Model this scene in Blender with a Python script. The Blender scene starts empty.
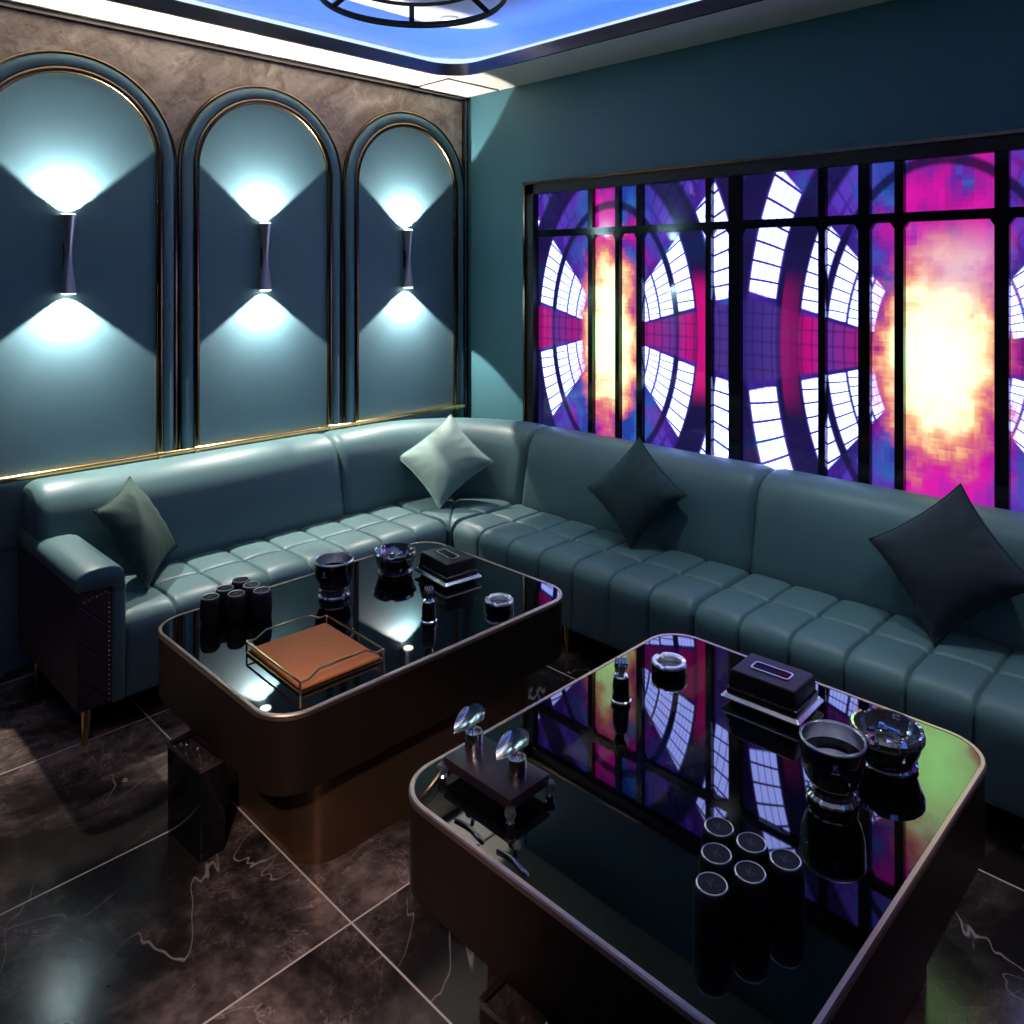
import bpy, bmesh, math, random
from mathutils import Vector, Matrix, noise
random.seed(4)
PI = math.pi
col = bpy.context.scene.collection

# ------------------------------------------------------------------ materials
def mat(name, base=(.5, .5, .5), rough=.5, metal=0., ior=1.45, coat=0., sheen=0., trans=0., emit=None, estr=0.):
    m = bpy.data.materials.new(name); m.use_nodes = True
    p = m.node_tree.nodes['Principled BSDF']
    p.inputs['Base Color'].default_value = (*base, 1)
    p.inputs['Roughness'].default_value = rough
    p.inputs['Metallic'].default_value = metal
    p.inputs['IOR'].default_value = ior
    p.inputs['Coat Weight'].default_value = coat
    p.inputs['Sheen Weight'].default_value = sheen
    p.inputs['Transmission Weight'].default_value = trans
    if emit:
        p.inputs['Emission Color'].default_value = (*emit, 1)
        p.inputs['Emission Strength'].default_value = estr
    return m

class S:
    """a float socket with arithmetic that grows math nodes"""
    nt = None
    def __init__(s, sock): s.k = sock
    @staticmethod
    def op(o, *a):
        n = S.nt.nodes.new('ShaderNodeMath'); n.operation = o
        for i, v in enumerate(a):
            if isinstance(v, S): S.nt.links.new(v.k, n.inputs[i])
            else: n.inputs[i].default_value = v
        return S(n.outputs[0])
    def __add__(s, o): return S.op('ADD', s, o)
    __radd__ = __add__
    def __sub__(s, o): return S.op('SUBTRACT', s, o)
    def __rsub__(s, o): return S.op('SUBTRACT', o, s)
    def __mul__(s, o): return S.op('MULTIPLY', s, o)
    __rmul__ = __mul__
    def __truediv__(s, o): return S.op('DIVIDE', s, o)
    def __gt__(s, o): return S.op('GREATER_THAN', s, o)
    def __lt__(s, o): return S.op('LESS_THAN', s, o)
    def abs(s): return S.op('ABSOLUTE', s)
    def floor(s): return S.op('FLOOR', s)
    def fract(s): return S.op('FRACT', s)
    def sqrt(s): return S.op('SQRT', s)
    def max(s, o): return S.op('MAXIMUM', s, o)
    def min(s, o): return S.op('MINIMUM', s, o)
    def clamp(s):
        r = S.op('ADD', s, 0.); r.k.node.use_clamp = True; return r
def smooth(x, a, b):
    n = S.nt.nodes.new('ShaderNodeMapRange'); n.interpolation_type = 'SMOOTHSTEP'
    S.nt.links.new(x.k, n.inputs[0]); n.inputs[1].default_value = a; n.inputs[2].default_value = b
    return S(n.outputs[0])
def band(x, a, b, e=.006): return smooth(x, a - e, a + e) * (1 - smooth(x, b - e, b + e))
def mixc(f, a, b):
    n = S.nt.nodes.new('ShaderNodeMix'); n.data_type = 'RGBA'
    if isinstance(f, S): S.nt.links.new(f.k, n.inputs[0])
    else: n.inputs[0].default_value = f
    for i, v in ((6, a), (7, b)):
        if isinstance(v, tuple): n.inputs[i].default_value = (*v, 1)
        else: S.nt.links.new(v, n.inputs[i])
    return n.outputs[2]
def vec(x, y, z):
    n = S.nt.nodes.new('ShaderNodeCombineXYZ')
    for i, v in enumerate((x, y, z)):
        if isinstance(v, S): S.nt.links.new(v.k, n.inputs[i])
        else: n.inputs[i].default_value = v
    return n.outputs[0]
def pos():
    n = S.nt.nodes.new('ShaderNodeTexCoord'); q = S.nt.nodes.new('ShaderNodeSeparateXYZ')
    S.nt.links.new(n.outputs['Object'], q.inputs[0])
    return S(q.outputs[0]), S(q.outputs[1]), S(q.outputs[2])
def noisef(v, scale, detail=2., rough=.5, dist=0.):
    n = S.nt.nodes.new('ShaderNodeTexNoise'); S.nt.links.new(v, n.inputs['Vector'])
    n.inputs['Scale'].default_value = scale; n.inputs['Detail'].default_value = detail
    n.inputs['Roughness'].default_value = rough; n.inputs['Distortion'].default_value = dist
    return S(n.outputs[0])
def whitef(v):
    n = S.nt.nodes.new('ShaderNodeTexWhiteNoise'); S.nt.links.new(v, n.inputs['Vector']); return S(n.outputs[0])
def ramp(f, stops):
    n = S.nt.nodes.new('ShaderNodeValToRGB'); S.nt.links.new(f.k, n.inputs[0])
    e = n.color_ramp.elements
    while len(e) < len(stops): e.new(.5)
    for el, (p, c) in zip(e, stops): el.position = p; el.color = (*c, 1)
    return n.outputs[0]
def use(m):
    S.nt = m.node_tree; return m.node_tree.nodes['Principled BSDF']
def put(sock, inp): S.nt.links.new(sock.k if isinstance(sock, S) else sock, inp)
def bump(p, h, strength, dist=.002):
    b = S.nt.nodes.new('ShaderNodeBump'); b.inputs['Strength'].default_value = strength; b.inputs['Distance'].default_value = dist
    S.nt.links.new(h.k, b.inputs['Height']); S.nt.links.new(b.outputs[0], p.inputs['Normal'])

def mottled(name, base, rough, scale, amt, bstr=.1, **k):
    m = mat(name, base, rough, **k); p = use(m); x, y, z = pos()
    f = noisef(vec(x, y, z), scale, 3)
    put(mixc(f, tuple(c * (1 - amt) for c in base), tuple(c * (1 + amt) for c in base)), p.inputs['Base Color'])
    bump(p, noisef(vec(x, y, z), scale * 25, 2), bstr)
    return m

M = {}
M['paint'] = mottled('teal_wall_paint', (.055, .165, .205), .55, 2, .06, .05)
M['panel'] = mottled('teal_leather_panel', (.088, .182, .228), .48, 3, .06, .08)
M['leather'] = mottled('teal_sofa_leather', (.074, .146, .158), .46, 3, .05, .12)
M['arm_dark'] = mat('plum_quilted_fabric', (.03, .014, .02), .6)
M['bronze'] = mottled('brushed_bronze', (.17, .095, .055), .36, 9, .2, .04, metal=.85)
M['skirt'] = mottled('dark_bronze_lacquer', (.026, .016, .011), .36, 9, .15, .03, metal=.5)
M['rim'] = mat('champagne_metal', (.70, .52, .42), .38, 1.)
M['gold'] = mat('polished_gold', (.80, .52, .22), .2, 1.)
M['trim'] = mat('dark_bronze_tube', (.17, .12, .075), .2, 1.)
M['gunmetal'] = mat('gunmetal', (.10, .095, .10), .25, 1.)
M['chrome'] = mat('chrome', (.90, .90, .93), .14, 1.)
M['sconce_steel'] = mat('sconce_steel', (.62, .60, .57), .3, .9)
M['satin'] = mat('satin_silver', (.92, .92, .95), .32, 1.)
M['steel'] = mat('brushed_steel', (.42, .39, .36), .3, 1.)
M['black_glass'] = mat('black_table_glass', (.001, .0015, .0015), .02, ior=1.85)
M['black'] = mat('black_gloss', (.004, .004, .006), .12)
M['matte_black'] = mat('black_satin', (.004, .0035, .005), .6)
M['wood'] = mat('dark_plum_lacquer', (.013, .007, .010), .34)
M['crystal'] = mat('cut_crystal', (.42, .43, .48), .05, .9)
M['clear'] = mat('clear_glass', (.9, .93, .97), .04, trans=.85, ior=1.5)
M['orange'] = mottled('orange_leather', (.62, .19, .05), .6, 40, .12, .2)
M['velvet_green'] = mottled('bottle_green_velvet', (.003, .030, .023), .75, 30, .2, .3, sheen=.03)
M['sage'] = mottled('sage_satin', (.20, .32, .29), .55, 30, .08, .3, sheen=.2)
M['velvet_teal'] = mottled('dark_teal_velvet', (.012, .040, .045), .75, 30, .2, .3, sheen=.03)
M['velvet_navy'] = mottled('ink_blue_velvet', (.012, .024, .034), .75, 30, .2, .3, sheen=.03)
M['cream'] = mottled('cream_ceiling_paint', (.66, .61, .54), .6, 2, .03, .03)
M['recess'] = mottled('white_ceiling_paint', (.75, .77, .80), .6, 2, .02, .03)
M['led'] = mat('blue_led', (.1, .1, .1), .5, emit=(.010, .15, 1.0), estr=19.)
M['cove_white_glow'] = mat('white_cove_glow', (.1, .1, .1), .5, emit=(.62, .80, 1.), estr=1.15)
M['lens'] = mat('lit_lens', (.8, .8, .8), .4, emit=(1., .97, .85), estr=14.)
M['down'] = mat('lit_downlight', (.8, .8, .8), .4, emit=(.85, .92, 1.), estr=2.5)
M['grey_mark'] = mat('grey_print', (.075, .075, .08), .5)
M['pale_mark'] = mat('pale_print', (.55, .56, .60), .4)
M['liner'] = mat('shiny_black_liner', (.30, .23, .22), .14, .9)
M['dark_wall'] = mat('dark_back_wall', (.012, .016, .02), .6)
M['white_panel'] = mat('white_panel', (.75, .72, .68), .5)
M['nail'] = mat('nickel_nail', (.85, .85, .85), .2, 1.)

# quilted arm fabric
p = use(M['arm_dark']); x, y, z = pos()
a = ((x + y) * 8 + z * 8).fract(); b = ((x + y) * 8 - z * 8).fract()
h = (a - .5).abs().max((b - .5).abs())
line = smooth(h, .44, .5)
put(mixc(line, (.040, .018, .026), (.012, .006, .009)), p.inputs['Base Color'])
bump(p, 1 - line, .5, .004)

# dark marble floor tiles with pale grout
m = M['floor'] = mat('dark_marble_tile', (.02, .017, .016), .16, ior=1.29); p = use(m); x, y, z = pos()
tx = (x - 1.11) / 1.28; ty = (y - 1.656) / .64
ix, iy = tx.floor(), ty.floor(); fx, fy = tx.fract(), ty.fract()
r1 = whitef(vec(ix, iy, 3.))
px_ = x + r1 * 7; py_ = y + r1 * 3
w = noisef(vec(px_, py_, 0.), 1.6, 1.5, .5)
v1 = noisef(vec(px_ * .55 + py_ * .5 + w * .35, py_ * 1.5 - px_ * .7 + w * .30, 0.), 1.5, 4, .5, .25)
v2 = noisef(vec(px_ * 1.1 + 9, py_ * 1.1, 2.), 2.4, 8, .70, .5)
cloud = smooth(noisef(vec(px_ * .8, py_ * .8, 5.), 1.5, 6, .66, .4), .42, .66)
fine = noisef(vec(px_, py_, 1.), 20, 6, .7, .3)
brk = smooth(noisef(vec(px_, py_, 8.), 2.6, 3), .46, .62)
v3 = noisef(vec(px_ * 1.9 - py_ * .6 + w * .5, py_ * .7 + w * .4, 4.), 1.3, 4, .5, .25)
vein = ((1 - smooth((v1 - .5).abs(), .0, .0032)).max((1 - smooth((v3 - .48).abs(), .0, .0028)) * .7)) * brk
vein2 = 1 - smooth((v2 - .5).abs(), .0, .012)
c0 = mixc((cloud * (fine * 2.2 - .5)).clamp(), (.012, .009, .009), (.25, .18, .16))
c1 = mixc(vein2 * cloud * .6, c0, (.42, .32, .29))
c2 = mixc(vein * .6, c1, (.42, .36, .34))
gx = (fx.min(1 - fx)) * 1.28; gy = (fy.min(1 - fy)) * .64
grout = 1 - smooth(gx.min(gy), .0018, .0032)
put(mixc(grout, c2, (.50, .42, .38)), p.inputs['Base Color'])
put(.12 + fine * .08 + grout * .4, p.inputs['Roughness'])

# brown stone at the top of the left wall
m = M['stone'] = mat('brown_marble', (.2, .16, .14), .35); p = use(m); x, y, z = pos()
w = noisef(vec(x, y, z), 3, 4, .6)
n1 = noisef(vec(x + w * .5, y, z * 1.2 + w * .4), 6, 8, .68, .8)
n2 = noisef(vec(x * 1.2 - w, y, z + w), 9, 6, .6, 1.5)
c = ramp(n1, [(.30, (.11, .08, .07)), (.48, (.30, .24, .205)), (.68, (.58, .50, .44))])
put(mixc((1 - smooth((n2 - .5).abs(), 0, .02)) * .4, c, (.5, .44, .4)), p.inputs['Base Color'])

# the picture that runs on the video wall: two tunnels of lit panes around a fireball
m = M['screen'] = mat('video_screen', (.003, .003, .006), .04); p = use(m); x, y, z = pos()
left = y > 1.79
cy = .978 + left * 1.567
sc = 1.
bl = .020
qy = ((y / bl).floor() + .5) * bl; qz = ((z / bl).floor() + .5) * bl
soft = noisef(vec(y, z, 0.), 5, 3)
dy = (y - cy).abs(); dz = z - 1.285; az = dz.abs()
q = (dy * dy + dz * dz * (1 / 2.7225)).sqrt() + left * .05
sl = az / (dy + .001)                                   # tangent of the angle off the horizontal
ang = S.op('ARCTANGENT', sl) * (180 / PI)
blockn = noisef(vec(qy, qz, 1.), 3.2, 2); blockn2 = noisef(vec(qy, qz, 7.), 9, 2); streak = noisef(vec(y * 3, z * .6, 4.), 6, 3)
mixn = (blockn * .6 + soft * .4)
base = ramp(mixn, [(.32, (.012, .008, .10)), (.45, (.040, .014, .24)), (.54, (.075, .02, .34)), (.62, (.02, .09, .42)), (.72, (.30, .01, .30))])
# above and below the fire: magenta and blue drapes
core = (1 - smooth(dy, .12, .36))
pinkzone = band(y, .78, 1.10, .03).max(band(y, 2.49, 2.66, .02)) * .16
drape = ramp(noisef(vec(qy * 1.5, qz * .8, 2.), 4, 3) - .12 + pinkzone, [(.28, (.015, .05, .34)), (.37, (.02, .13, .45)), (.43, (.11, .02, .36)), (.50, (.42, .01, .30)), (.60, (.70, .01, .38)), (.74, (.30, .02, .42))])
c = mixc(core * smooth(ang, 40, 60), base, drape)
# dim violet lattice outside the panes
lat = smooth(((q * 14).fract() - .5).abs(), .36, .44).max(smooth(((ang * .22).fract() - .5).abs(), .38, .45))
c = mixc((1 - lat) * smooth(ang, 53, 57) * (1 - core) * .75, c, (.10, .045, .52))
# dark ribs between rings
ribs = band(q, .555, .665, .010).max(band(q, .437, .463, .006)).max(band(q, .805, .93, .012))
c = mixc(ribs * .88, c, (.006, .006, .035))
# panes
def ring(a_, b_, rows, cols):
    f = (q - a_) / (b_ - a_)
    inside = band(q, a_, b_, .004)
    low = 19. - 5. * (dz < 0)
    sect = smooth(ang, 15.5, 16.5) * (1 - smooth(ang, 49.5, 50.5))
    rr = ((ang - 16) / 34 * rows + f * .35).fract()
    rl = smooth((rr - .5).abs(), .42, .455)
    cc = (f * cols).fract(); cl = smooth((cc - .5).abs(), .40, .48) * .72
    return inside * sect * (1 - rl) * (1 - cl)
panes = ring(.67, .80, 6, 4).max(ring(.465, .552, 6, 5)).max(ring(.362, .434, 6, 5)).max(ring(.297, .352, 6, 4)).max(ring(.245, .288, 6, 3))
c = mixc(panes, c, mixc(streak, (1.25, 1.55, 4.0), (1.7, 2.0, 5.2)))
# horizontal bands of magenta and violet between upper and lower panes
hb = 1 - smooth(ang, 12.5, 14.5)
strip = ramp((q * 1.15).fract(), [(.0, (.10, .03, .32)), (.36, (.34, .012, .22)), (.50, (.12, .03, .30)), (.58, (.55, .005, .22)), (.66, (.26, .005, .10)), (.76, (.07, .035, .26)), (.92, (.035, .02, .18))])
strip = mixc(smooth(((q * 22).fract() - .5).abs(), .34, .46) * .55, strip, (.03, .01, .12))
strip = mixc((smooth(((dz * 16).fract() - .5).abs(), .36, .46)) * .4, strip, (.02, .01, .10))
c = mixc(hb * (1 - ribs * .6), c, strip)
# magenta ribs near the middle of the left picture
mg = band(q, .565, .64, .006) * (1 - smooth(az, .20, .34)) * smooth(y, 1.4, 1.9) * (y < 2.5)
c = mixc(mg * .9, c, (.62, .005, .20))
# fireball
fy_ = (y - cy - .01) * (1 + left * .30)
fz_ = (z - 1.26) * (.60 - left * .08)
dq = (fy_ * fy_ + fz_ * fz_).sqrt()
fn = (blockn2 - .5) * .16 + (noisef(vec(qy, qz, 3.), 16, 2) - .5) * .07 + (noisef(vec(y, z, 9.), 8, 3, .5, .4) - .5) * .14
smoke = (z - 1.5).max(0.) * .28
fq = dq + fn - smoke * .25
fire = ramp(fq.clamp(), [(.0, (1.35, 3.1, 1.0)), (.125, (1.3, 2.0, .85)), (.165, (1.15, .92, .52)), (.195, (.95, .48, .26)), (.225, (.72, .16, .20)), (.28, (.60, .05, .28))])
c = mixc(1 - smooth(fq, .21, .30), c, fire)
plume = (1 - smooth(((y - cy + .06) .abs()) + fn, .02, .20)) * band(z, 1.48, 1.72, .10) * .75 * (y < 1.79)
c = mixc(plume, c, mixc(blockn2, (.75, .35, .5), (1.0, .80, .85)))
put(c, p.inputs['Emission Color']); p.inputs['Emission Strength'].default_value = 1.05

# ------------------------------------------------------------------ mesh helpers
def tag(o, label=None, cat=None, group=None, kind=None):
    if label: o['label'] = label
    if cat: o['category'] = cat
    if group: o['group'] = group
    if kind: o['kind'] = kind
    return o
def empty(name, loc=(0, 0, 0), rz=0.):
    o = bpy.data.objects.new(name, None); col.objects.link(o); o.location = loc; o.rotation_euler.z = rz
    o.empty_display_size = .05
    return o
def obj(name, bm, m, parent=None, smoothed=True, angle=40):
    bmesh.ops.recalc_face_normals(bm, faces=bm.faces)
    me = bpy.data.meshes.new(name); bm.to_mesh(me); bm.free()
    me.materials.append(M[m] if isinstance(m, str) else m)
    if smoothed:
        me.polygons.foreach_set('use_smooth', [True] * len(me.polygons))
        me.set_sharp_from_angle(angle=math.radians(angle))
    o = bpy.data.objects.new(name, me); col.objects.link(o); o.parent = parent
    return o
def B(): return bmesh.new()
def box(bm, x0, y0, z0, x1, y1, z1, bev=0., seg=2):
    r = bmesh.ops.create_cube(bm, size=1.)
    vs = r['verts']
    for v in vs:
        v.co = Vector(((x0 + x1) / 2 + v.co.x * (x1 - x0), (y0 + y1) / 2 + v.co.y * (y1 - y0), (z0 + z1) / 2 + v.co.z * (z1 - z0)))
    if bev:
        es = list({e for v in vs for e in v.link_edges})
        bmesh.ops.bevel(bm, geom=es, offset=bev, segments=seg, profile=.5, affect='EDGES')
    return bm
def lathe(bm, prof, n=40, c=(0, 0, 0), wob=None, sx=1., sy=1., caps=True):
    rings = []
    for (r, z) in prof:
        ring_ = []
        for i in range(n):
            t = 2 * PI * i / n
            rr = r * (wob(t, z) if wob else 1.)
            ring_.append(bm.verts.new((c[0] + rr * math.cos(t) * sx, c[1] + rr * math.sin(t) * sy, c[2] + z)))
        rings.append(ring_)
    for a_, b_ in zip(rings, rings[1:]):
        for i in range(n): bm.faces.new((a_[i], a_[(i + 1) % n], b_[(i + 1) % n], b_[i]))
    if caps:
        if prof[0][0] > 1e-5: bm.faces.new(rings[0][::-1])
        if prof[-1][0] > 1e-5: bm.faces.new(rings[-1])
    return bm
def tube(bm, pts, r, n=8, closed=False, caps=True):
    pts = [Vector(q_) for q_ in pts]; k = len(pts); rings = []
    up = None
    for i, q_ in enumerate(pts):
        if closed: d = (pts[(i + 1) % k] - pts[i - 1]).normalized()
        else: d = (pts[min(i + 1, k - 1)] - pts[max(i - 1, 0)]).normalized()
        if up is None: up = Vector((0, 0, 1)) if abs(d.z) < .9 else Vector((1, 0, 0))
        s_ = d.cross(up).normalized(); u_ = s_.cross(d).normalized(); up = u_
        rr = r[i] if isinstance(r, (list, tuple)) else r
        rings.append([bm.verts.new(q_ + s_ * rr * math.cos(2 * PI * j / n) + u_ * rr * math.sin(2 * PI * j / n)) for j in range(n)])
    pairs = list(zip(rings, rings[1:])) + ([(rings[-1], rings[0])] if closed else [])
    for a_, b_ in pairs:
        for j in range(n): bm.faces.new((a_[j], a_[(j + 1) % n], b_[(j + 1) % n], b_[j]))
    if not closed and caps: bm.faces.new(rings[0][::-1]); bm.faces.new(rings[-1])
    return bm
def rrect(x0, y0, x1, y1, r, n=8):
    out = []
    for cx_, cy_, a0 in ((x1 - r, y1 - r, 0), (x0 + r, y1 - r, 90), (x0 + r, y0 + r, 180), (x1 - r, y0 + r, 270)):
        for i in range(n + 1):
            t = math.radians(a0 + 90 * i / n); out.append((cx_ + r * math.cos(t), cy_ + r * math.sin(t)))
    return out
def loft(bm, loops, cap0=True, cap1=True, close=False):
    rings = [[bm.verts.new(q_) for q_ in lp] for lp in loops]; n = len(rings[0])
    pairs = list(zip(rings, rings[1:])) + ([(rings[-1], rings[0])] if close else [])
    for a_, b_ in pairs:
        for i in range(n): bm.faces.new((a_[i], a_[(i + 1) % n], b_[(i + 1) % n], b_[i]))
    if not close:
        if cap0: bm.faces.new(rings[0][::-1])
        if cap1: bm.faces.new(rings[-1])
    return bm
def rr3(x0, y0, x1, y1, r, z, n=8): return [(a_, b_, z) for a_, b_ in rrect(x0, y0, x1, y1, r, n)]
def copy_tree(o, parent=None):
    c_ = o.copy(); col.objects.link(c_); c_.parent = parent
    for ch in list(o.children): copy_tree(ch, c_)
    return c_
def letter_k(size, m, parent, mw, name='printed_letter'):
    bm = bmesh.new(); w_ = .14; d_ = .0003
    def bar(a_, b_):
        a_, b_ = Vector(a_), Vector(b_); t_ = (b_ - a_).normalized(); n_ = Vector((-t_.y, t_.x)) * w_ / 2
        q_ = [a_ + n_, a_ - n_, b_ - n_, b_ + n_]
        lo = [bm.verts.new((v.x * size, v.y * size, 0)) for v in q_]; hi = [bm.verts.new((v.x * size, v.y * size, d_)) for v in q_]
        bm.faces.new(lo[::-1]); bm.faces.new(hi)
        for k in range(4): bm.faces.new((lo[k], lo[(k + 1) % 4], hi[(k + 1) % 4], hi[k]))
    bar((-.25, -.5), (-.25, .5)); bar((-.2, -.08), (.3, .5)); bar((-.08, .08), (.32, -.5))
    o = obj(name, bm, m, parent, False); o.matrix_local = mw; return o

# ------------------------------------------------------------------ room
XW, YW, ZC = 3.305, 3.68, 2.673
XN, YN = -1.6, -2.3
bm = B(); box(bm, XN, YN, -.1, XW, YW, 0); tag(obj('floor', bm, 'floor', None, False), 'dark veined marble floor tiles with pale joints', None, None, 'structure')
bm = B(); box(bm, XN, YW, 0, XW, YW + .1, 3.05); tag(obj('wall_left', bm, 'stone', None, False), 'brown stone wall behind the arched panels', None, None, 'structure')
bm = B(); box(bm, XW, YN, 0, XW + .1, YW + .1, 3.05); tag(obj('wall_right', bm, 'paint', None, False), 'teal painted wall around the video wall', None, None, 'structure')
bm = B(); box(bm, XN - .1, YN, 0, XN, YW + .1, 3.05); tag(obj('wall_back', bm, 'dark_wall', None, False), None, None, None, 'structure')
bm = B(); box(bm, XN - .1, YN - .1, 0, XW + .1, YN, 3.05); tag(obj('wall_front', bm, 'dark_wall', None, False), None, None, None, 'structure')
# lower teal strip of the left wall below the rail and between the arches
bm = B(); box(bm, XN, YW - .012, 0, XW - .036, YW, 2.08); tag(obj('wall_left_dado', bm, 'panel', None, False), 'teal lining of the left wall below the stone', None, None, 'structure')

# ceiling with a rounded opening and a recess above it
OX0, OY0, OX1, OY1, OR = -1.1, -1.9, 2.93, 3.35, .20
def bridge(bm, outer, inner):
    for i in range(len(inner)):
        j = (i + 1) % len(inner); bm.faces.new((outer[i], outer[j], inner[j], inner[i]))
N_ = 10
inner_pts = rrect(OX0, OY0, OX1, OY1, OR, N_)
def clampout(pt):                      # the same number of points pushed out to the room's rectangle
    x_, y_ = pt
    return (XW if x_ > OX1 - OR - 1e-6 else XN if x_ < OX0 + OR + 1e-6 else x_, YW if y_ > OY1 - OR - 1e-6 else YN if y_ < OY0 + OR + 1e-6 else y_)
outer_pts = []
for i, pt in enumerate(inner_pts):
    k, s_ = divmod(i, N_ + 1)
    cxs = [(XW, YW), (XN, YW), (XN, YN), (XW, YN)][k]; cc_ = [(OX1 - OR, OY1 - OR), (OX0 + OR, OY1 - OR), (OX0 + OR, OY0 + OR), (OX1 - OR, OY0 + OR)][k]
    f = s_ / N_
    a_ = (cxs[0], cc_[1]); b_ = (cc_[0], cxs[1])
    if k in (1, 3): a_, b_ = b_, a_
    if f <= .5: g = f * 2; outer_pts.append((a_[0] + (cxs[0] - a_[0]) * g, a_[1] + (cxs[1] - a_[1]) * g))
    else: g = f * 2 - 1; outer_pts.append((cxs[0] + (b_[0] - cxs[0]) * g, cxs[1] + (b_[1] - cxs[1]) * g))
bm = B()
lo_o = [bm.verts.new((*q_, ZC)) for q_ in outer_pts]; lo_i = [bm.verts.new((*q_, ZC)) for q_ in inner_pts]
hi_o = [bm.verts.new((*q_, ZC + .03)) for q_ in outer_pts]; hi_i = [bm.verts.new((*q_, ZC + .03)) for q_ in inner_pts]
bridge(bm, lo_o, lo_i); bridge(bm, hi_o, hi_i); bridge(bm, lo_i, hi_i)
tag(obj('ceiling', bm, 'cream', None, True, 30), 'cream lowered ceiling border around the recess', None, None, 'structure')
bm = B()
e_ = .10
prof = [(e_, ZC + .03), (e_, ZC + .16), (e_ - .012, ZC + .195), (e_ - .045, ZC + .225), (e_ - .09, ZC + .232)]
loops = [[(a_, b_, z_) for a_, b_ in rrect(OX0 - d_, OY0 - d_, OX1 + d_, OY1 + d_, OR + d_, N_)] for d_, z_ in prof]
loft(bm, loops, False, True)
tag(obj('ceiling_recess', bm, 'recess', None, True, 60), 'pale recessed ceiling washed by blue cove light', None, None, 'structure')
# metal edge of the opening
bm = B()
loops = [rr3(OX0 - d_, OY0 - d_, OX1 + d_, OY1 + d_, OR + d_, z_, N_) for d_, z_ in ((.004, ZC - .004), (-.012, ZC - .004), (-.012, ZC + .058), (.004, ZC + .058))]
loft(bm, loops, close=True)
tag(obj('trim_1', bm, 'gunmetal', None, True, 30), 'dark metal edge of the ceiling opening', None, None, 'structure')
# LED strip behind the edge
bm = B()
loops = [rr3(OX0 - d_, OY0 - d_, OX1 + d_, OY1 + d_, OR + d_, z_, N_) for d_, z_ in ((.025, ZC + .033), (.045, ZC + .033), (.045, ZC + .043), (.025, ZC + .043))]
loft(bm, loops, close=True)
tag(obj('cove_glow_strip', bm, 'led', None), 'blue light strip tucked behind the edge of the ceiling opening', 'light strip')
bm = B()
loops = [rr3(OX0 - d_, OY0 - d_, OX1 + d_, OY1 + d_, OR + d_, z_, N_) for d_, z_ in ((.092, ZC + .040), (.098, ZC + .040), (.098, ZC + .112), (.092, ZC + .112))]  # added glowing band, drawn tall to give the white wash above the edge
loft(bm, loops, close=True)
tag(obj('cove_glow_strip', bm, 'cove_white_glow', None), 'pale glowing band added along the foot of the ceiling recess for the white cove wash', 'light strip')
L = bpy.data.lights.new('chandelier_glow', 'POINT'); L.energy = .8; L.color = (.9, .95, 1.); L.shadow_soft_size = .06
o = bpy.data.objects.new('chandelier_glow', L); col.objects.link(o); o.location = (2.02, 2.58, ZC + .09)
# shadow-gap line and corner trims
bm = B(); box(bm, XN, YW - .03, ZC - .022, XW, YW, ZC - .012); box(bm, XN, YW - .022, ZC - .008, XW, YW, ZC)
tag(obj('trim_2', bm, 'gunmetal', None, False), 'dark line between stone wall and ceiling', None, None, 'structure')
bm = B(); box(bm, XW - .034, YW - .022, 0, XW - .024, YW, ZC); box(bm, XW - .011, YW - .022, 0, XW, YW, ZC)
tag(obj('trim_3', bm, 'gunmetal', None, False), 'dark vertical trim in the corner of the room', None, None, 'structure')
bm = B(); box(bm, XW - .024, YW - .018, 0, XW - .011, YW, ZC)
tag(obj('trim_4', bm, 'chrome', None, False), 'bright vertical strip in the corner of the room', None, None, 'structure')
# flat access panel in the ceiling corner
t = empty('ceiling_access_panel', (3.09, 3.515, ZC)); tag(t, 'square white access panel set in the ceiling corner', 'panel')
bm = B(); box(bm, -.19, -.14, -.008, .19, .14, -.0005, .002); obj('panel_board', bm, 'white_panel', t)
bm = B()
for q_ in ((-.197, -.147, -.006, .197, -.141, 0), (-.197, .141, -.006, .197, .147, 0), (-.197, -.147, -.006, -.191, .147, 0), (.191, -.147, -.006, .197, .147, 0)): box(bm, *q_)
obj('panel_frame', bm, 'gunmetal', t, False)

# downlight in the recess
t = empty('recessed_downlight', (2.70, 3.13, ZC + .231)); tag(t, 'small round white downlight in the blue-lit ceiling recess', 'downlight')
bm = B(); lathe(bm, [(.052, 0), (.055, -.004), (.045, -.009), (.04, -.006)], 32, caps=False); obj('bezel', bm, 'recess', t)
bm = B(); lathe(bm, [(.041, -.005), (.02, -.0055), (0.00001, -.0055)], 32, caps=False); obj('lens', bm, 'down', t)

# ring chandelier
t = empty('ring_chandelier', (2.02, 2.58, ZC + .232)); tag(t, 'black double ring chandelier hanging under the ceiling recess', 'chandelier')
def circ(r, z, n=72): return [(r * math.cos(2 * PI * i / n), r * math.sin(2 * PI * i / n), z) for i in range(n)]
bm = B(); tube(bm, circ(.385, -.175), .010, 8, True); tube(bm, circ(.372, -.195), .006, 6, True); obj('outer_ring', bm, 'matte_black', t)
bm = B(); tube(bm, circ(.29, -.12), .009, 8, True); obj('inner_ring', bm, 'matte_black', t)
for k in range(6):
    a_ = PI / 4 + .12 + k * PI / 3; ca, sa = math.cos(a_), math.sin(a_)
    bm = B(); tube(bm, [(.29 * ca, .29 * sa, -.12), (.385 * ca, .385 * sa, -.175)], .012, 8); obj('strut', bm, 'matte_black', t)
for k in range(3):
    a_ = PI / 4 + .75 + k * 2 * PI / 3; ca, sa = math.cos(a_), math.sin(a_)
    bm = B(); tube(bm, [(.29 * ca, .29 * sa, -.12), (.29 * ca, .29 * sa, 0)], .003, 6); obj('rod', bm, 'matte_black', t)
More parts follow.
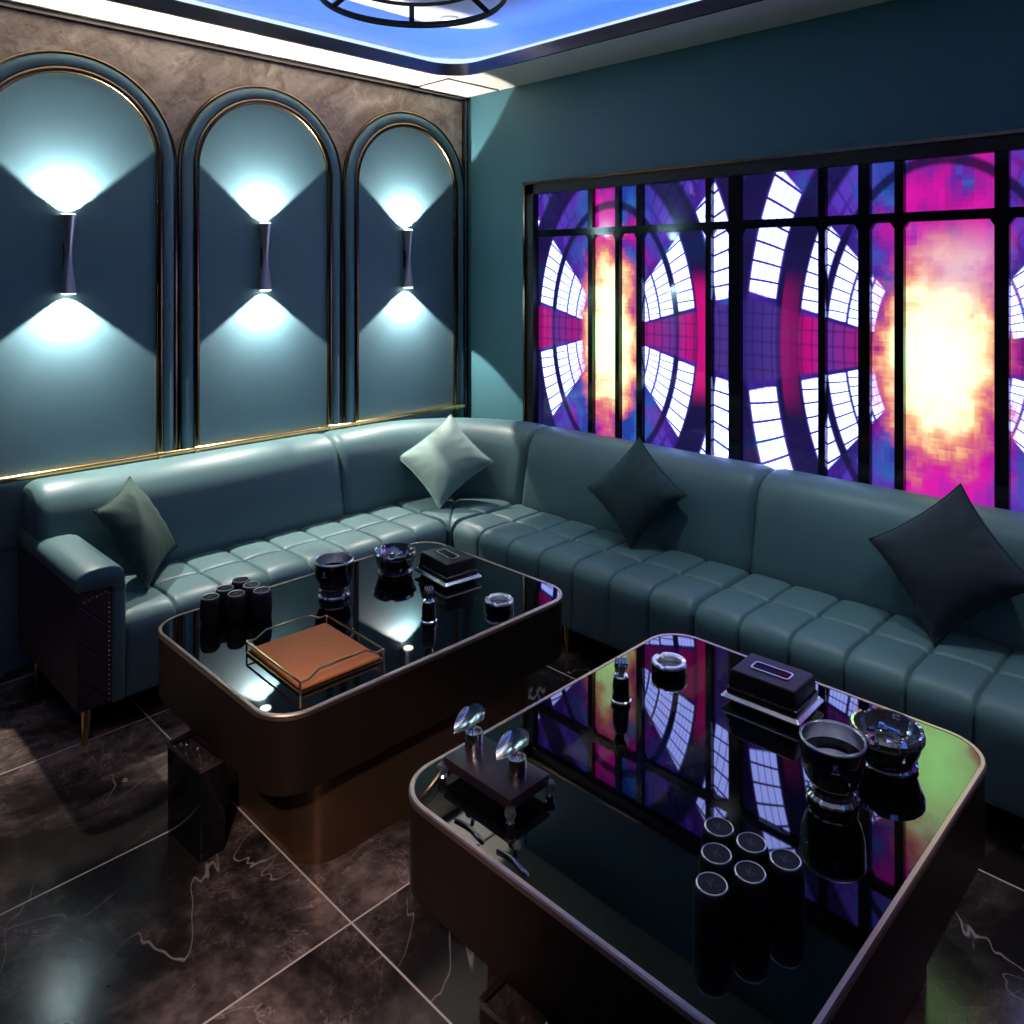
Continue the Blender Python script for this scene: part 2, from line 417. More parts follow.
bm = B(); lathe(bm, [(.07, 0), (.07, -.02), (.06, -.025)], 32); obj('ceiling_plate', bm, 'matte_black', t)

# ------------------------------------------------------------------ arched panels on the left wall
def arch(hw, zs, zb, n=32, x=0.):
    pts = [(x + hw, zb)]
    pts += [(x + hw * math.cos(PI * i / n), zs + hw * math.sin(PI * i / n)) for i in range(n + 1)]
    pts += [(x - hw, zb)]
    return pts
ZS, ZB = 2.08, .50
LAB = ['teal arched wall panel at the far end from the corner, cut by the photo edge', 'teal arched wall panel between the two others', 'teal arched wall panel nearest the corner of the room']
SLB = ['hourglass wall light on the arch at the far end from the corner', 'hourglass wall light on the middle arch', 'hourglass wall light on the arch nearest the room corner']
ARX = (1.067, 1.948, 2.829)
for k, ax in enumerate(ARX):
    t = empty('arched_wall_panel', (ax, YW - .012, 0)); tag(t, LAB[k], 'wall panel', 'arched panels along the left wall')
    def ext(bm, pts, y0, y1): return loft(bm, [[(a_, y0, b_) for a_, b_ in pts], [(a_, y1, b_) for a_, b_ in pts]])
    bm = B(); ext(bm, arch(.350, ZS, ZB), 0, -.018); obj('inner_panel', bm, 'panel', t, True, 30)
    # padded border: half-round band between the two trims
    bm = B(); secs = []
    for r_, y_ in ((.360, -.006), (.366, -.026), (.378, -.036), (.396, -.040), (.412, -.036), (.421, -.026), (.424, 0)):
        secs.append([(a_, y_, b_) for a_, b_ in arch(r_, ZS, ZB)])
    vs = [[bm.verts.new(q_) for q_ in s_] for s_ in secs]
    for a_, b_ in zip(vs, vs[1:]):
        for i in range(len(a_) - 1): bm.faces.new((a_[i], a_[i + 1], b_[i + 1], b_[i]))
    obj('padded_border', bm, 'panel', t, True, 60)
    bm = B(); tube(bm, [(a_, -.018, b_) for a_, b_ in arch(.430, ZS, ZB)], .010, 8); obj('outer_trim', bm, 'trim', t)
    bm = B(); tube(bm, [(a_, -.028, b_) for a_, b_ in arch(.357, ZS, ZB)], .0155, 10); obj('inner_trim', bm, 'trim', t)
    # sconce
    s_ = empty('wall_sconce', (ax - .022, YW - .030, 1.67)); tag(s_, SLB[k], 'wall light', 'hourglass sconces on the arches')
    bm = B(); prof = []
    for i in range(25):
        u = -1 + i / 12; prof.append((.0135 + .0185 * abs(u) ** 1.5, u * .163))
    def twist(t_, z_): return 1.
    lathe(bm, prof, 28, (0, -.034, 0), twist); obj('sconce_body', bm, 'sconce_steel', s_, True, 50)
    bm = B(); box(bm, -.012, -.026, -.05, .012, -.0005, .05, .004); obj('wall_mount', bm, 'gunmetal', s_)
    for d_ in (1, -1):
        bm = B(); lathe(bm, [(.025, d_ * .1631), (.025, d_ * .1655), (.018, d_ * .167)], 24, (0, -.034, 0)); obj('lens', bm, 'lens', s_)
        L = bpy.data.lights.new('sconce_beam', 'SPOT'); L.energy = 82; L.color = (1., .92, .82); L.spot_size = math.radians(107); L.spot_blend = .06; L.shadow_soft_size = .014
        o = bpy.data.objects.new('sconce_beam', L); col.objects.link(o); o.location = (ax - .022, YW - .030 - .036, 1.67 + d_ * .172)
        o.rotation_euler = (PI - .40 if d_ > 0 else .20, 0, 0)

# brass rail under the arches
t = empty('brass_rail', (0, YW - .045, .775)); tag(t, 'slim brass rail running along the wall above the sofa back', 'rail')
bm = B(); tube(bm, [(XN + .05, 0, 0), (XW - .06, 0, 0)], .0135, 10); obj('rail_tube', bm, 'gold', t)
for ax in ARX:
    for d_ in (-.357, .357):
        bm = B(); tube(bm, [(ax + d_ - .016, 0, 0), (ax + d_ - .012, 0, 0), (ax + d_ + .012, 0, 0), (ax + d_ + .016, 0, 0)], [.012, .0175, .0175, .012], 12)
        tube(bm, [(ax + d_, 0, 0), (ax + d_, .032, 0)], .008, 8); box(bm, ax + d_ - .014, .008, -.06, ax + d_ + .014, .016, -.01); obj('bracket', bm, 'gold', t)

# ------------------------------------------------------------------ video wall
t = empty('video_wall', (XW, 1.4, .55)); tag(t, 'wide framed video wall showing purple tunnel and fireball', 'video wall')
def vobj(name, bm, m, sm=True):
    o = obj(name, bm, m, t, sm); o.matrix_parent_inverse = Matrix.Translation((-XW, -1.4, -.55)); return o
VY0, VY1, VZ0, VZ1 = -.55, 3.13, .55, 2.10
bm = B(); vs = [bm.verts.new(q_) for q_ in ((XW - .006, VY0, VZ0), (XW - .006, VY1, VZ0), (XW - .006, VY1, VZ1), (XW - .006, VY0, VZ1))]; bm.faces.new(vs); vobj('screen', bm, 'screen', False)
bm = B()
box(bm, XW - .05, VY1 - .07, VZ0, XW - .0005, VY1 - .012, VZ1 - .012); box(bm, XW - .05, VY0, VZ1 - .068, XW - .0005, VY1 - .012, VZ1 - .012)
box(bm, XW - .05, VY0, VZ0, XW - .0005, VY1 - .012, VZ0 + .05); box(bm, XW - .05, VY0, VZ0, XW - .0005, VY0 + .06, VZ1 - .012)
vobj('inner_frame', bm, 'matte_black', False)
bm = B(); box(bm, XW - .062, VY1 - .014, VZ0, XW - .0004, VY1, VZ1); box(bm, XW - .062, VY0, VZ1 - .014, XW - .0004, VY1, VZ1)
vobj('outer_edge', bm, 'trim', False)
for y_, w_ in ((2.664, .030), (2.487, .026), (2.35, .034), (1.959, .030), (1.825, .058), (1.423, .030), (1.25, .046), (1.116, .034), (.765, .046), (.60, .03), (.22, .046), (-.15, .03)):
    bm = B(); box(bm, XW - .034, y_ - w_ / 2, VZ0 + .04, XW - .001, y_ + w_ / 2, VZ1 - .06)
    for zz in (1.81,):                                     # small chamfer blocks where bars cross
        g = w_ / 2 + .016
        for sg in (1, -1):
            vsx = [(XW - .033, y_ + sg * w_ / 2, zz - .02), (XW - .033, y_ + sg * g, zz - .02), (XW - .033, y_ + sg * w_ / 2, zz - .045)]
            vv = [bm.verts.new(q_) for q_ in vsx]; ww = [bm.verts.new((XW - .007, q_[1], q_[2])) for q_ in vsx]
            bm.faces.new(vv); bm.faces.new(ww[::-1])
            for i in range(3): bm.faces.new((vv[i], vv[(i + 1) % 3], ww[(i + 1) % 3], ww[i]))
    vobj('mullion', bm, 'black', False)
bm = B(); box(bm, XW - .036, VY0, 1.79, XW - .001, VY1 - .02, 1.828); vobj('crossbar', bm, 'black', False)

# ------------------------------------------------------------------ sectional sofa
sofa = empty('sectional_sofa', (2.5, 2.9, 0)); tag(sofa, 'long teal leather corner sofa with channelled seat along both walls', 'sofa')
IX, IY = 2.5, 2.9
SX0 = .872
def path(s, o):
    """point at run s along the sofa's front line and o back from it; s=0 at the inner corner's left side"""
    if s < 0: return Vector((IX + s, IY + o, 0))
    A_ = CORNER
    if s < A_:
        t_ = PI / 2 * (1 - s / A_); return Vector((IX + o * math.cos(t_), IY + o * math.sin(t_), 0))
    return Vector((IX + o, IY - (s - A_), 0))
CORNER = .75
def sobj(name, bm, m, angle=60):
    o = obj(name, bm, m, sofa, True, angle); o.matrix_parent_inverse = Matrix.Translation((-2.5, -2.9, 0)); return o
ZT = .40
def seat_profile():
    """(o, z, part) from the front bottom, over the rounded nose, to the back"""
    P_ = [(.012, .115), (.006, .14), (.004, .20), (.002, .26), (.0, .31)]
    R_ = .075
    for i in range(1, 9):
        t_ = PI / 2 * i / 8; P_.append((R_ - R_ * math.cos(t_), ZT - R_ + R_ * math.sin(t_)))
    for o_ in (.10, .13, .16, .19, .21, .222, .229, .235, .241, .248, .26, .29, .33, .37, .41, .45): P_.append((o_, ZT))
    P_ += [(.47, ZT - .03)]
    return P_
def seat(s0, s1, nch, corner=False):
    bm = B(); P_ = seat_profile()
    FL = (0, .018, .036, .06, .10, .16, .24, .36, .5, .64, .76, .84, .90, .94, .964, .982); per = len(FL)
    ns = nch * per
    loops = []
    for i in range(ns + 1):
        f = FL[i % per]; u = i // per + f
        gd = min(f, 1 - f) * (s1 - s0) / nch                    # distance to nearest groove
        edge = min(u, nch - u) * (s1 - s0) / nch
        s = s0 + (s1 - s0) * u / nch
        lp = []
        for k, (o_, z_) in enumerate(P_):
            g = .013 * math.exp(-(gd / .0050) ** 2) + .006 * math.exp(-(gd / .028) ** 2)
            if edge < .05: g += .012 * math.exp(-(edge / .012) ** 2)
            top = min(1., max(0., (z_ - .33) / .06))
            mid = .012 * math.exp(-((o_ - .235) / .0055) ** 2) + .004 * math.exp(-((o_ - .235) / .03) ** 2)
            nz = top; no = 1 - top
            dn = g * (1 if z_ > .2 else max(0., (z_ - .115) / .085))
            oo = o_ + dn * no
            zz = z_ - dn * nz - (mid * top if o_ > .1 else 0)
            if corner: oo = max(oo, .004)
            v = path(s, oo); lp.append((v.x, v.y, zz))
        loops.append(lp)
    rings = [[bm.verts.new(q_) for q_ in lp] for lp in loops]
    n = len(P_)
    for a_, b_ in zip(rings, rings[1:]):
        for i in range(n - 1): bm.faces.new((a_[i], a_[i + 1], b_[i + 1], b_[i]))
        bm.faces.new((a_[-1], a_[0], b_[0], b_[-1]))
    bm.faces.new(rings[0][::-1]); bm.faces.new(rings[-1])
    return sobj('seat_cushion', bm, 'leather')
SL0 = SX0 + .145 - IX
seat(SL0, -.002, 8)
seat(.0, CORNER, 2, True)
ends = [CORNER + .002, CORNER + 1.33, CORNER + 2.61, CORNER + 3.9]
for a_, b_ in zip(ends, ends[1:]): seat(a_ + .001, b_ - .001, 7)
BP = [(.46, .30), (.425, .38), (.428, .44), (.440, .52), (.455, .60), (.470, .67), (.490, .725), (.520, .757), (.560, .776), (.610, .782), (.66, .775), (.70, .760), (.725, .73), (.735, .66), (.735, .40), (.735, .115), (.46, .115)]
def backrest(s0, s1, n):
    bm = B(); rings = []
    ss = [s0, s0 + .004, s0 + .012, s0 + .025, s0 + .045]
    ss += [s0 + .045 + (s1 - s0 - .09) * i / n for i in range(1, n)] + [s1 - .045, s1 - .025, s1 - .012, s1 - .004, s1]
    for s in ss:
        e = min(s - s0, s1 - s); d_ = .028 * max(0, 1 - e / .045) ** 2.4
        lp = []
        for k, (o_, z_) in enumerate(BP):
            co, cz = .60, .55
            L_ = math.hypot(o_ - co, z_ - cz); f = 1 - (d_ / L_ if z_ > .2 else 0)
            bulge = .010 * math.sin(PI * (s - s0) / (s1 - s0)) if k in (3, 4, 5) else 0
            v = path(s, co + (o_ - co) * f - bulge); lp.append((v.x, v.y, cz + (z_ - cz) * f))
        rings.append(lp)
    loft(bm, rings); return sobj('backrest', bm, 'leather', 50)
backrest(SX0 - IX, -.30, 12)
backrest(-.299, CORNER + .05, 26)
bb = [CORNER + .051, CORNER + 1.33, CORNER + 2.61, CORNER + 3.9]
for a_, b_ in zip(bb, bb[1:]): backrest(a_ + .0005, b_ - .0005, 12)
# arm: dark quilted body, teal roll over it, teal facing strip, row of nailheads
bm = B(); box(bm, SX0 - .008, IY, .118, SX0 + .105, IY + .735, .535, .006); ab = sobj('arm_body', bm, 'arm_dark', 30)
bm = B(); loops = []
for y_, k in ((-.012, .90), (-.010, .96), (.0, 1.0), (.05, 1.0), (.25, 1.0), (.43, 1.0), (.55, 1.0), (.725, .97), (.735, .93)):
    cx_, cz_ = SX0 + .068, .555
    lp = []
    for (a_, b_) in ((-.078, -.030), (-.082, -.012), (-.080, .008), (-.070, .026), (-.045, .037), (-.01, .040), (.03, .038), (.058, .028), (.072, .010), (.076, -.015), (.076, -.06), (.055, -.06), (.03, -.035)):
        lp.append((cx_ + a_ * k, IY + y_, cz_ + b_ * k))
    loops.append(lp)
loft(bm, loops); arm = sobj('armrest', bm, 'leather', 60)
bm = B(); box(bm, SX0 + .100, IY - .010, .116, SX0 + .146, IY + .43, .535, .012, 3); sobj('arm_facing', bm, 'leather', 60)
bm = B()
def nail(x_, z_):
    lathe(bm, [(.0048, 0), (.004, .0022), (.0018, .0036), (.00001, .004)], 8, (0, 0, 0), caps=False)
for i in range(23):
    r_ = bmesh.ops.create_icosphere(bm, subdivisions=1, radius=.0042, matrix=Matrix.Translation((SX0 + .092, IY - .001, .135 + i * .0165)))
for i in range(6):
    bmesh.ops.create_icosphere(bm, subdivisions=1, radius=.0042, matrix=Matrix.Translation((SX0 + .078 - i * .013, IY - .001, .506 - i * .0035)))
nl = obj('nailhead_trim', bm, 'nail', ab); nl['kind'] = 'stuff'
# plinth set back and tapered gold legs
bm = B()
box(bm, SX0 + .03, IY + .08, .100, IX, IY + .70, .118); box(bm, IX + .08, IY + .70, .100, IX + .70, -1.0, .118)
sobj('base_board', bm, 'matte_black', 30)
for (x_, y_) in ((SX0 + .030, IY + .030), (1.7, IY + .05), (SX0 + .04, IY + .62), (IX + .05, 2.2), (IX + .05, 1.1), (IX + .05, 0.), (IX + .05, -.9), (IX + .55, 2.0), (IX + .55, .3)):
    bm = B(); tube(bm, [(x_, y_, .118), (x_ - .004, y_ - .004, .06), (x_ - .012, y_ - .012, 0.)], [.017, .014, .009], 12); o = sobj('leg', bm, 'gold'); o['label'] = 'gold tapered leg'

# ------------------------------------------------------------------ scatter cushions
def cushion(label, m, side, thick, bottom, top, across, seed, zadj=0.):
    """square cushion standing on one corner: bottom and top corners in the room, ACROSS gives the direction of its wide diagonal"""
    bm = B(); n = 26; h = side / 2
    rnd = random.Random(seed)
    ph = [rnd.uniform(0, 6.28) for _ in range(6)]
    grid = {}
    for sgn in (1, -1):
        for i in range(n + 1):
            for j in range(n + 1):
                u = -1 + 2 * i / n; v = -1 + 2 * j / n
                if sgn < 0 and (i in (0, n) or j in (0, n)): grid[(sgn, i, j)] = grid[(1, i, j)]; continue
                pin = .10
                px1 = u * (1 - pin * (1 - abs(v) ** 2.2)); py1 = v * (1 - pin * (1 - abs(u) ** 2.2))
                e1 = max(0., 1 - abs(u) ** 2.4); e2 = max(0., 1 - abs(v) ** 2.4)
                tz = (e1 * e2) ** .55
                edge = max(abs(u), abs(v))
                w_ = .010 * math.sin(14 * math.atan2(v, u) + ph[0]) * edge ** 6 * (1 - edge) * 3.5 + .009 * noise.noise(Vector((u * 1.1 + ph[1], v * 1.1 + ph[2], sgn))) * e1 * e2
                grid[(sgn, i, j)] = bm.verts.new((px1 * h, py1 * h, sgn * (tz * thick / 2 + w_) if edge < 1 else 0))
    for sgn in (1, -1):
        for i in range(n):
            for j in range(n):
                bm.faces.new((grid[(sgn, i, j)], grid[(sgn, i + 1, j)], grid[(sgn, i + 1, j + 1)], grid[(sgn, i, j + 1)]))
    bt, tp, ac = Vector(bottom), Vector(top), Vector(across)
    up = (tp - bt).normalized(); ac = (ac - up * ac.dot(up)).normalized(); nn = ac.cross(up)
    R_ = Matrix((ac, up, nn)).transposed().to_4x4() @ Matrix.Rotation(PI / 4, 4, 'Z')
    cen = bt + up * (side * .7071)
    # piped seam
    o = obj('scatter_cushion', bm, m); o.matrix_world = Matrix.Translation(cen) @ R_
    tag(o, label, 'cushion', 'scatter cushions on the sofa')
    pts = [tuple(v) for v in []]
    bm = B(); ring_ = []
    for i in range(n): ring_.append((-1 + 2 * i / n, -1))
    for i in range(n): ring_.append((1, -1 + 2 * i / n))
    for i in range(n): ring_.append((1 - 2 * i / n, 1))
    for i in range(n): ring_.append((-1, 1 - 2 * i / n))
    pp = []
    for u, v in ring_:
        pp.append((u * (1 - .10 * (1 - abs(v) ** 2.2)) * h, v * (1 - .10 * (1 - abs(u) ** 2.2)) * h, 0))
    tube(bm, pp, .0035, 6, True); s_ = obj('seam', bm, m, o)
    return o
cushion('dark green velvet cushion leaning against the sofa arm', 'velvet_green', .355, .13, (1.150, 3.050, .415), (1.210, 3.392, .738), (.756, .375, -.536), 1)
cushion('pale sage green cushion in the corner of the sofa', 'sage', .36, .15, (2.590, 3.085, .405), (2.810, 3.255, .82), (.644, -.765, -.02), 2)
cushion('dark teal cushion between the sage one and the dark cushion at the photo edge', 'velvet_teal', .338, .14, (2.795, 2.049, .405), (2.950, 2.118, .848), (.18, -.979, .09), 3)
cushion('large ink blue cushion on the sofa beyond the black glass bowl', 'velvet_navy', .366, .14, (2.785, .842, .400), (2.960, .818, .848), (-.04, -1., -.034), 4)

# ------------------------------------------------------------------ coffee tables
ZTAB = .48
def coffee_table(x0, y0, x1, y1, base, label, r=.11):
    cx_, cy_ = (x0 + x1) / 2, (y0 + y1) / 2
    t = empty('coffee_table', (cx_, cy_, 0)); tag(t, label, 'coffee table', 'square black glass coffee tables')
    def R_(d_, z_, rr=r): return rr3(x0 - cx_ + d_, y0 - cy_ + d_, x1 - cx_ - d_, y1 - cy_ - d_, rr - d_, z_, 12)
    bm = B(); loft(bm, [R_(.003, .275), R_(.003, ZTAB - .012), R_(.02, ZTAB - .010), R_(.02, .275)], close=True); obj('skirt', bm, 'skirt', t, True, 30)
    bm = B(); loft(bm, [R_(0, ZTAB - .014), R_(0, ZTAB - .003), R_(.003, ZTAB), R_(.0115, ZTAB), R_(.0125, ZTAB - .002), R_(.0125, ZTAB - .014)], close=True); obj('metal_rim', bm, 'rim', t, True, 30)
    bm = B(); loft(bm, [R_(.0127, ZTAB - .018), R_(.0127, ZTAB - .0012)]); obj('glass_top', bm, 'black_glass', t, True, 30)
    bx0, by0, bx1, by1 = base
    def Q_(d_, z_): return rr3(bx0 - cx_ + d_, by0 - cy_ + d_, bx1 - cx_ - d_, by1 - cy_ - d_, .10 - d_, z_, 12)
    bm = B(); loft(bm, [Q_(0, 0), Q_(0, .2745)]); obj('plinth', bm, 'bronze', t, True, 30)
    bm = B(); loft(bm, [R_(.02, .275), R_(.02, .281)]); obj('underside', bm, 'matte_black', t, True, 30)
    return t
coffee_table(.978, 1.795, 2.125, 2.605, (1.115, 1.865, 2.02, 2.53), 'black glass coffee table with the orange tray, nearer the arches')
coffee_table(1.043, .505, 2.13, 1.415, (1.19, .60, 2.02, 1.315), 'black glass coffee table in front with a colourful screen reflection')

# ------------------------------------------------------------------ things on the tables
ZT_ = ZTAB - .0010
def dice_cup():
    t = empty('dice_cup', (0, 0, 0))
    bm = B(); lathe(bm, [(.0290, 0), (.0305, .003), (.0325, .03), (.0322, .055), (.0300, .074), (.0275, .0815), (.0250, .0835)], 36); obj('cup_body', bm, 'matte_black', t)
    bm = B(); lathe(bm, [(.0240, .0832), (.0240, .0852), (.0255, .0858), (.0266, .0850), (.0266, .0826)], 36, caps=False); obj('metal_ring', bm, 'satin', t)
    bm = B(); lathe(bm, [(.0240, .0834), (.0240, .0842), (.00001, .0843)], 36, caps=False); obj('cap_disc', bm, 'matte_black', t)
    letter_k(.018, 'grey_mark', t, Matrix.Translation((0, 0, .0846)) @ Matrix.Rotation(-PI / 4 + .2, 4, 'Z'))
    return t
cup0 = dice_cup(); first = True
CUPS2 = [(1.326, .771, 'small dice cup on the front table, the end cup nearest the tissue box'), (1.331, .708, 'small dice cup on the front table, middle of the outer row of three'),
         (1.335, .645, 'small black dice cup on the front table closest to the black glass goblet'), (1.262, .739, 'small black dice cup on the front table, first of the middle row'),
         (1.264, .675, 'small black dice cup on the front table, second of the middle row'), (1.194, .708, 'small black dice cup on the front table nearest the near table edge')]
CUPS1 = [(1.258, 2.530, 'black dice cup on the tray table, rearmost of the cluster beside the sofa seat'), (1.262, 2.463, 'black dice cup on the tray table, middle cup of the outer row facing the goblet'),
         (1.264, 2.398, 'black dice cup on the tray table, closest to the orange tray'), (1.188, 2.500, 'black dice cup on the tray table, rear cup of the middle row'),
         (1.194, 2.432, 'black dice cup on the tray table, front cup of the middle row'), (1.124, 2.467, 'black dice cup on the tray table nearest the table end by the sofa arm')]
for grp, lst in (('dice cups on the front table', CUPS2), ('dice cups on the tray table', CUPS1)):
    for (x_, y_, lb) in lst:
        o = cup0 if first else copy_tree(cup0); first = False
        o.location = (x_, y_, ZT_); tag(o, lb, 'dice cup', grp)

def facet(n, amt): return lambda t_, z_: 1 + amt * math.cos(n * t_)
def goblet():
    t = empty('ice_goblet', (0, 0, 0))
    bm = B(); lathe(bm, [(.046, 0), (.052, .004), (.053, .010), (.046, .016), (.050, .021), (.048, .027), (.040, .031)], 48, wob=facet(16, .03)); obj('crystal_foot', bm, 'crystal', t, True, 25)
    bm = B(); lathe(bm, [(.036, .029), (.046, .033), (.057, .050), (.0635, .075), (.0655, .10), (.066, .127), (.0625, .127), (.062, .10), (.059, .070), (.045, .045), (.00001, .042)], 48, caps=False); obj('cup_bowl', bm, 'black', t)
    bm = B(); lathe(bm, [(.0665, .124), (.0668, .128), (.0645, .1305), (.0618, .128), (.0615, .105), (.0615, .075), (.05, .055), (.00001, .052)], 48, caps=False); obj('silver_lining', bm, 'satin', t)
    bm = B(); lathe(bm, [(.0662, .125), (.0675, .128), (.0645, .1315), (.0622, .128)], 48, caps=False); obj('silver_rim', bm, 'satin', t)
    a_ = -3 * PI / 4 - .30
    letter_k(.013, 'pale_mark', t, Matrix.Rotation(a_ + PI / 2, 4, 'Z') @ Matrix.Translation((0, -.0664, .102)) @ Matrix.Rotation(PI / 2 - .03, 4, 'X'))
    bm = B(); box(bm, -.008, -.0005, -.001, .008, .0004, .001); o = obj('printed_line', bm, 'pale_mark', t, False)
    o.matrix_local = Matrix.Rotation(a_ + PI / 2, 4, 'Z') @ Matrix.Translation((0, -.0662, .090))
    return t
def bowl_ash():
    t = empty('crystal_ashtray', (0, 0, 0))
    bm = B(); lathe(bm, [(.058, 0), (.064, .003), (.065, .009), (.059, .013), (.054, .016)], 48, wob=facet(18, .02)); obj('crystal_base', bm, 'crystal', t, True, 25)
    bm = B(); lathe(bm, [(.053, .013), (.062, .020), (.069, .040), (.073, .056), (.076, .068), (.070, .070), (.058, .052), (.045, .040), (.00001, .038)], 48, caps=False); obj('ashtray_bowl', bm, 'black', t)
    bm = B()
    def notch(t_, z_): return 1.
    prof_n = 96; rings = []
    for (r_, z_, f) in ((.0765, .060, 0), (.0795, .068, .3), (.0795, .078, 1), (.0755, .083, 1), (.070, .082, 1), (.067, .074, .6), (.062, .060, 0), (.052, .046, 0), (.035, .042, 0)):
        rg = []
        for i in range(prof_n):
            a_ = 2 * PI * i / prof_n; d_ = 0
            for k in range(3):
                da = (a_ - .6 - k * 2 * PI / 3 + PI) % (2 * PI) - PI; d_ = max(d_, math.exp(-(da / .13) ** 4))
            fa = 1 + .006 * math.cos(24 * a_)
            rg.append((r_ * fa * math.cos(a_), r_ * fa * math.sin(a_), z_ - .006 * f * d_))
        rings.append(rg)
    loft(bm, rings, False, False); obj('crystal_rim', bm, 'crystal', t, True, 20)
    bm = B()
    for k in range(10):
        a_ = 2 * PI * k / 10
        bmesh.ops.create_icosphere(bm, subdivisions=1, radius=.007, matrix=Matrix.Translation((.05 * math.cos(a_), .05 * math.sin(a_), .050)) @ Matrix.Rotation(a_, 4, 'Z') @ Matrix.Diagonal((.8, 1.4, .5, 1)))
    lathe(bm, [(.030, .042), (.030, .050), (.026, .052), (.024, .045), (.00001, .044)], 6, caps=False)
    obj('cut_facets', bm, 'crystal', t, False)
    return t
def small_ash():
    t = empty('round_ashtray', (0, 0, 0))
    bm = B(); lathe(bm, [(.046, 0), (.049, .003), (.0495, .018), (.048, .026), (.034, .026), (.031, .014), (.00001, .012)], 48, caps=False); obj('ashtray_body', bm, 'black', t)
    bm = B(); rings = []
    for (r_, z_, f) in ((.0482, .0245, 0), (.0485, .030, 1), (.046, .0335, 1), (.037, .0335, 1), (.033, .030, 1), (.0315, .016, 0)):
        rg = []
        for i in range(96):
            a_ = 2 * PI * i / 96; d_ = 0
            for k in range(3):
                da = (a_ - 1.2 - k * 2 * PI / 3 + PI) % (2 * PI) - PI; d_ = max(d_, math.exp(-(da / .16) ** 4))
            rg.append((r_ * math.cos(a_), r_ * math.sin(a_), z_ - .0045 * f * d_))
        rings.append(rg)
    loft(bm, rings, False, False); obj('silver_rim', bm, 'satin', t, True, 30)
    bm = B(); lathe(bm, [(.0318, .015), (.02, .0145), (.00001, .0145)], 32, caps=False); obj('ash_well', bm, 'steel', t)
    return t
def tissue_box():
    t = empty('tissue_box', (0, 0, 0))
    def R_(w_, d_, z_, r=.006): return rr3(-w_ / 2, -d_ / 2, w_ / 2, d_ / 2, r, z_, 4)
    bm = B(); loft(bm, [R_(.125, .175, 0), R_(.130, .180, .014)]); obj('box_base', bm, 'black', t, True, 30)
    bm = B(); loft(bm, [R_(.152, .202, .013), R_(.160, .210, .016), R_(.160, .210, .019), R_(.146, .196, .026)]); obj('silver_flange', bm, 'satin', t, True, 30)
    bm = B(); loft(bm, [R_(.138, .188, .021), R_(.138, .188, .040), R_(.130, .180, .043), R_(.130, .180, .062), R_(.122, .172, .083), R_(.117, .167, .086)]); obj('box_body', bm, 'wood', t, True, 20)
    bm = B()
    o_ = rrect(-.021, -.052, .021, .052, .010, 6); i_ = rrect(-.017, -.048, .017, .048, .007, 6)
    loft(bm, [[(a_, b_, .0855) for a_, b_ in o_], [(a_, b_, .089) for a_, b_ in o_], [(a_, b_, .089) for a_, b_ in i_], [(a_, b_, .0855) for a_, b_ in i_]], close=True); obj('slot_frame', bm, 'satin', t, True, 30)
    bm = B(); loft(bm, [[(a_, b_, .0855) for a_, b_ in i_], [(a_, b_, .0865) for a_, b_ in i_]]); obj('slot', bm, 'black', t, True, 30)
    bm = B()
    for k in range(11):
        bmesh.ops.create_icosphere(bm, subdivisions=1, radius=.0035, matrix=Matrix.Translation((-.066, -.082 + k * .0164, .045)))
    for k in range(8):
        bmesh.ops.create_icosphere(bm, subdivisions=1, radius=.0035, matrix=Matrix.Translation((-.058 + k * .0166, -.091, .045)))
    obj('bead_trim', bm, 'black', t)
    return t
def lighter():
    t = empty('table_lighter', (0, 0, 0))
    bm = B(); lathe(bm, [(.024, 0), (.0255, .004), (.025, .007), (.0222, .014), (.0215, .05), (.019, .066), (.016, .070)], 32); obj('lighter_body', bm, 'black', t)
    bm = B(); lathe(bm, [(.0252, .0045), (.0270, .007), (.0270, .0105), (.0238, .0125)], 32, caps=False); obj('base_ring', bm, 'chrome', t)
    bm = B(); lathe(bm, [(.0185, .0675), (.0195, .070), (.0165, .0735), (.012, .074)], 32); obj('neck_ring', bm, 'chrome', t)
    bm = B()                                              # fluted crystal top shaped like a small closed hand
    lathe(bm, [(.011, .073), (.012, .083), (.016, .092), (.017, .100), (.013, .106), (.00001, .108)], 24, wob=facet(6, .07), caps=False)
    for k in range(4):
        tube(bm, [(-.0115 + k * .0075, -.006, .094), (-.0115 + k * .0075, -.009, .106), (-.0115 + k * .0075, 0., .113), (-.0115 + k * .0075, .008, .105)], .0042, 8)
    obj('crystal_top', bm, 'crystal', t, True, 30)
    return t
def put_on(o, x_, y_, rz, label, cat, group=None):
    o.location = (x_, y_, ZT_); o.rotation_euler.z = rz; return tag(o, label, cat, group)
g0 = goblet(); put_on(g0, 1.683, .708, 0, 'black glass goblet with silver inside on the front table', 'goblet', 'black goblets')
put_on(copy_tree(g0), 1.515, 2.365, .0, 'black goblet on the tray table, between dice cups and ashtray bowl', 'goblet', 'black goblets')
b0 = bowl_ash(); put_on(b0, 1.893, .672, .4, 'large cut crystal ashtray bowl next to the goblet on the front table', 'ashtray', 'cut crystal ashtray bowls')
put_on(copy_tree(b0), 1.800, 2.400, 1.2, 'cut crystal ashtray bowl on the tray table by its far corner', 'ashtray', 'cut crystal ashtray bowls')
a0 = small_ash(); put_on(a0, 1.890, 1.255, 0, 'low round black ashtray with silver rim on the front table', 'ashtray', 'low round ashtrays')
put_on(copy_tree(a0), 1.848, 1.893, .5, 'low round black ashtray on the tray table near its right corner', 'ashtray', 'low round ashtrays')
t0 = tissue_box(); put_on(t0, 1.935, .972, .04, 'plum black tissue box with silver flange on the front table', 'tissue box', 'tissue boxes')
put_on(copy_tree(t0), 1.900, 2.215, -.12, 'black tissue box in front of the ashtray bowl on the tray table', 'tissue box', 'tissue boxes')
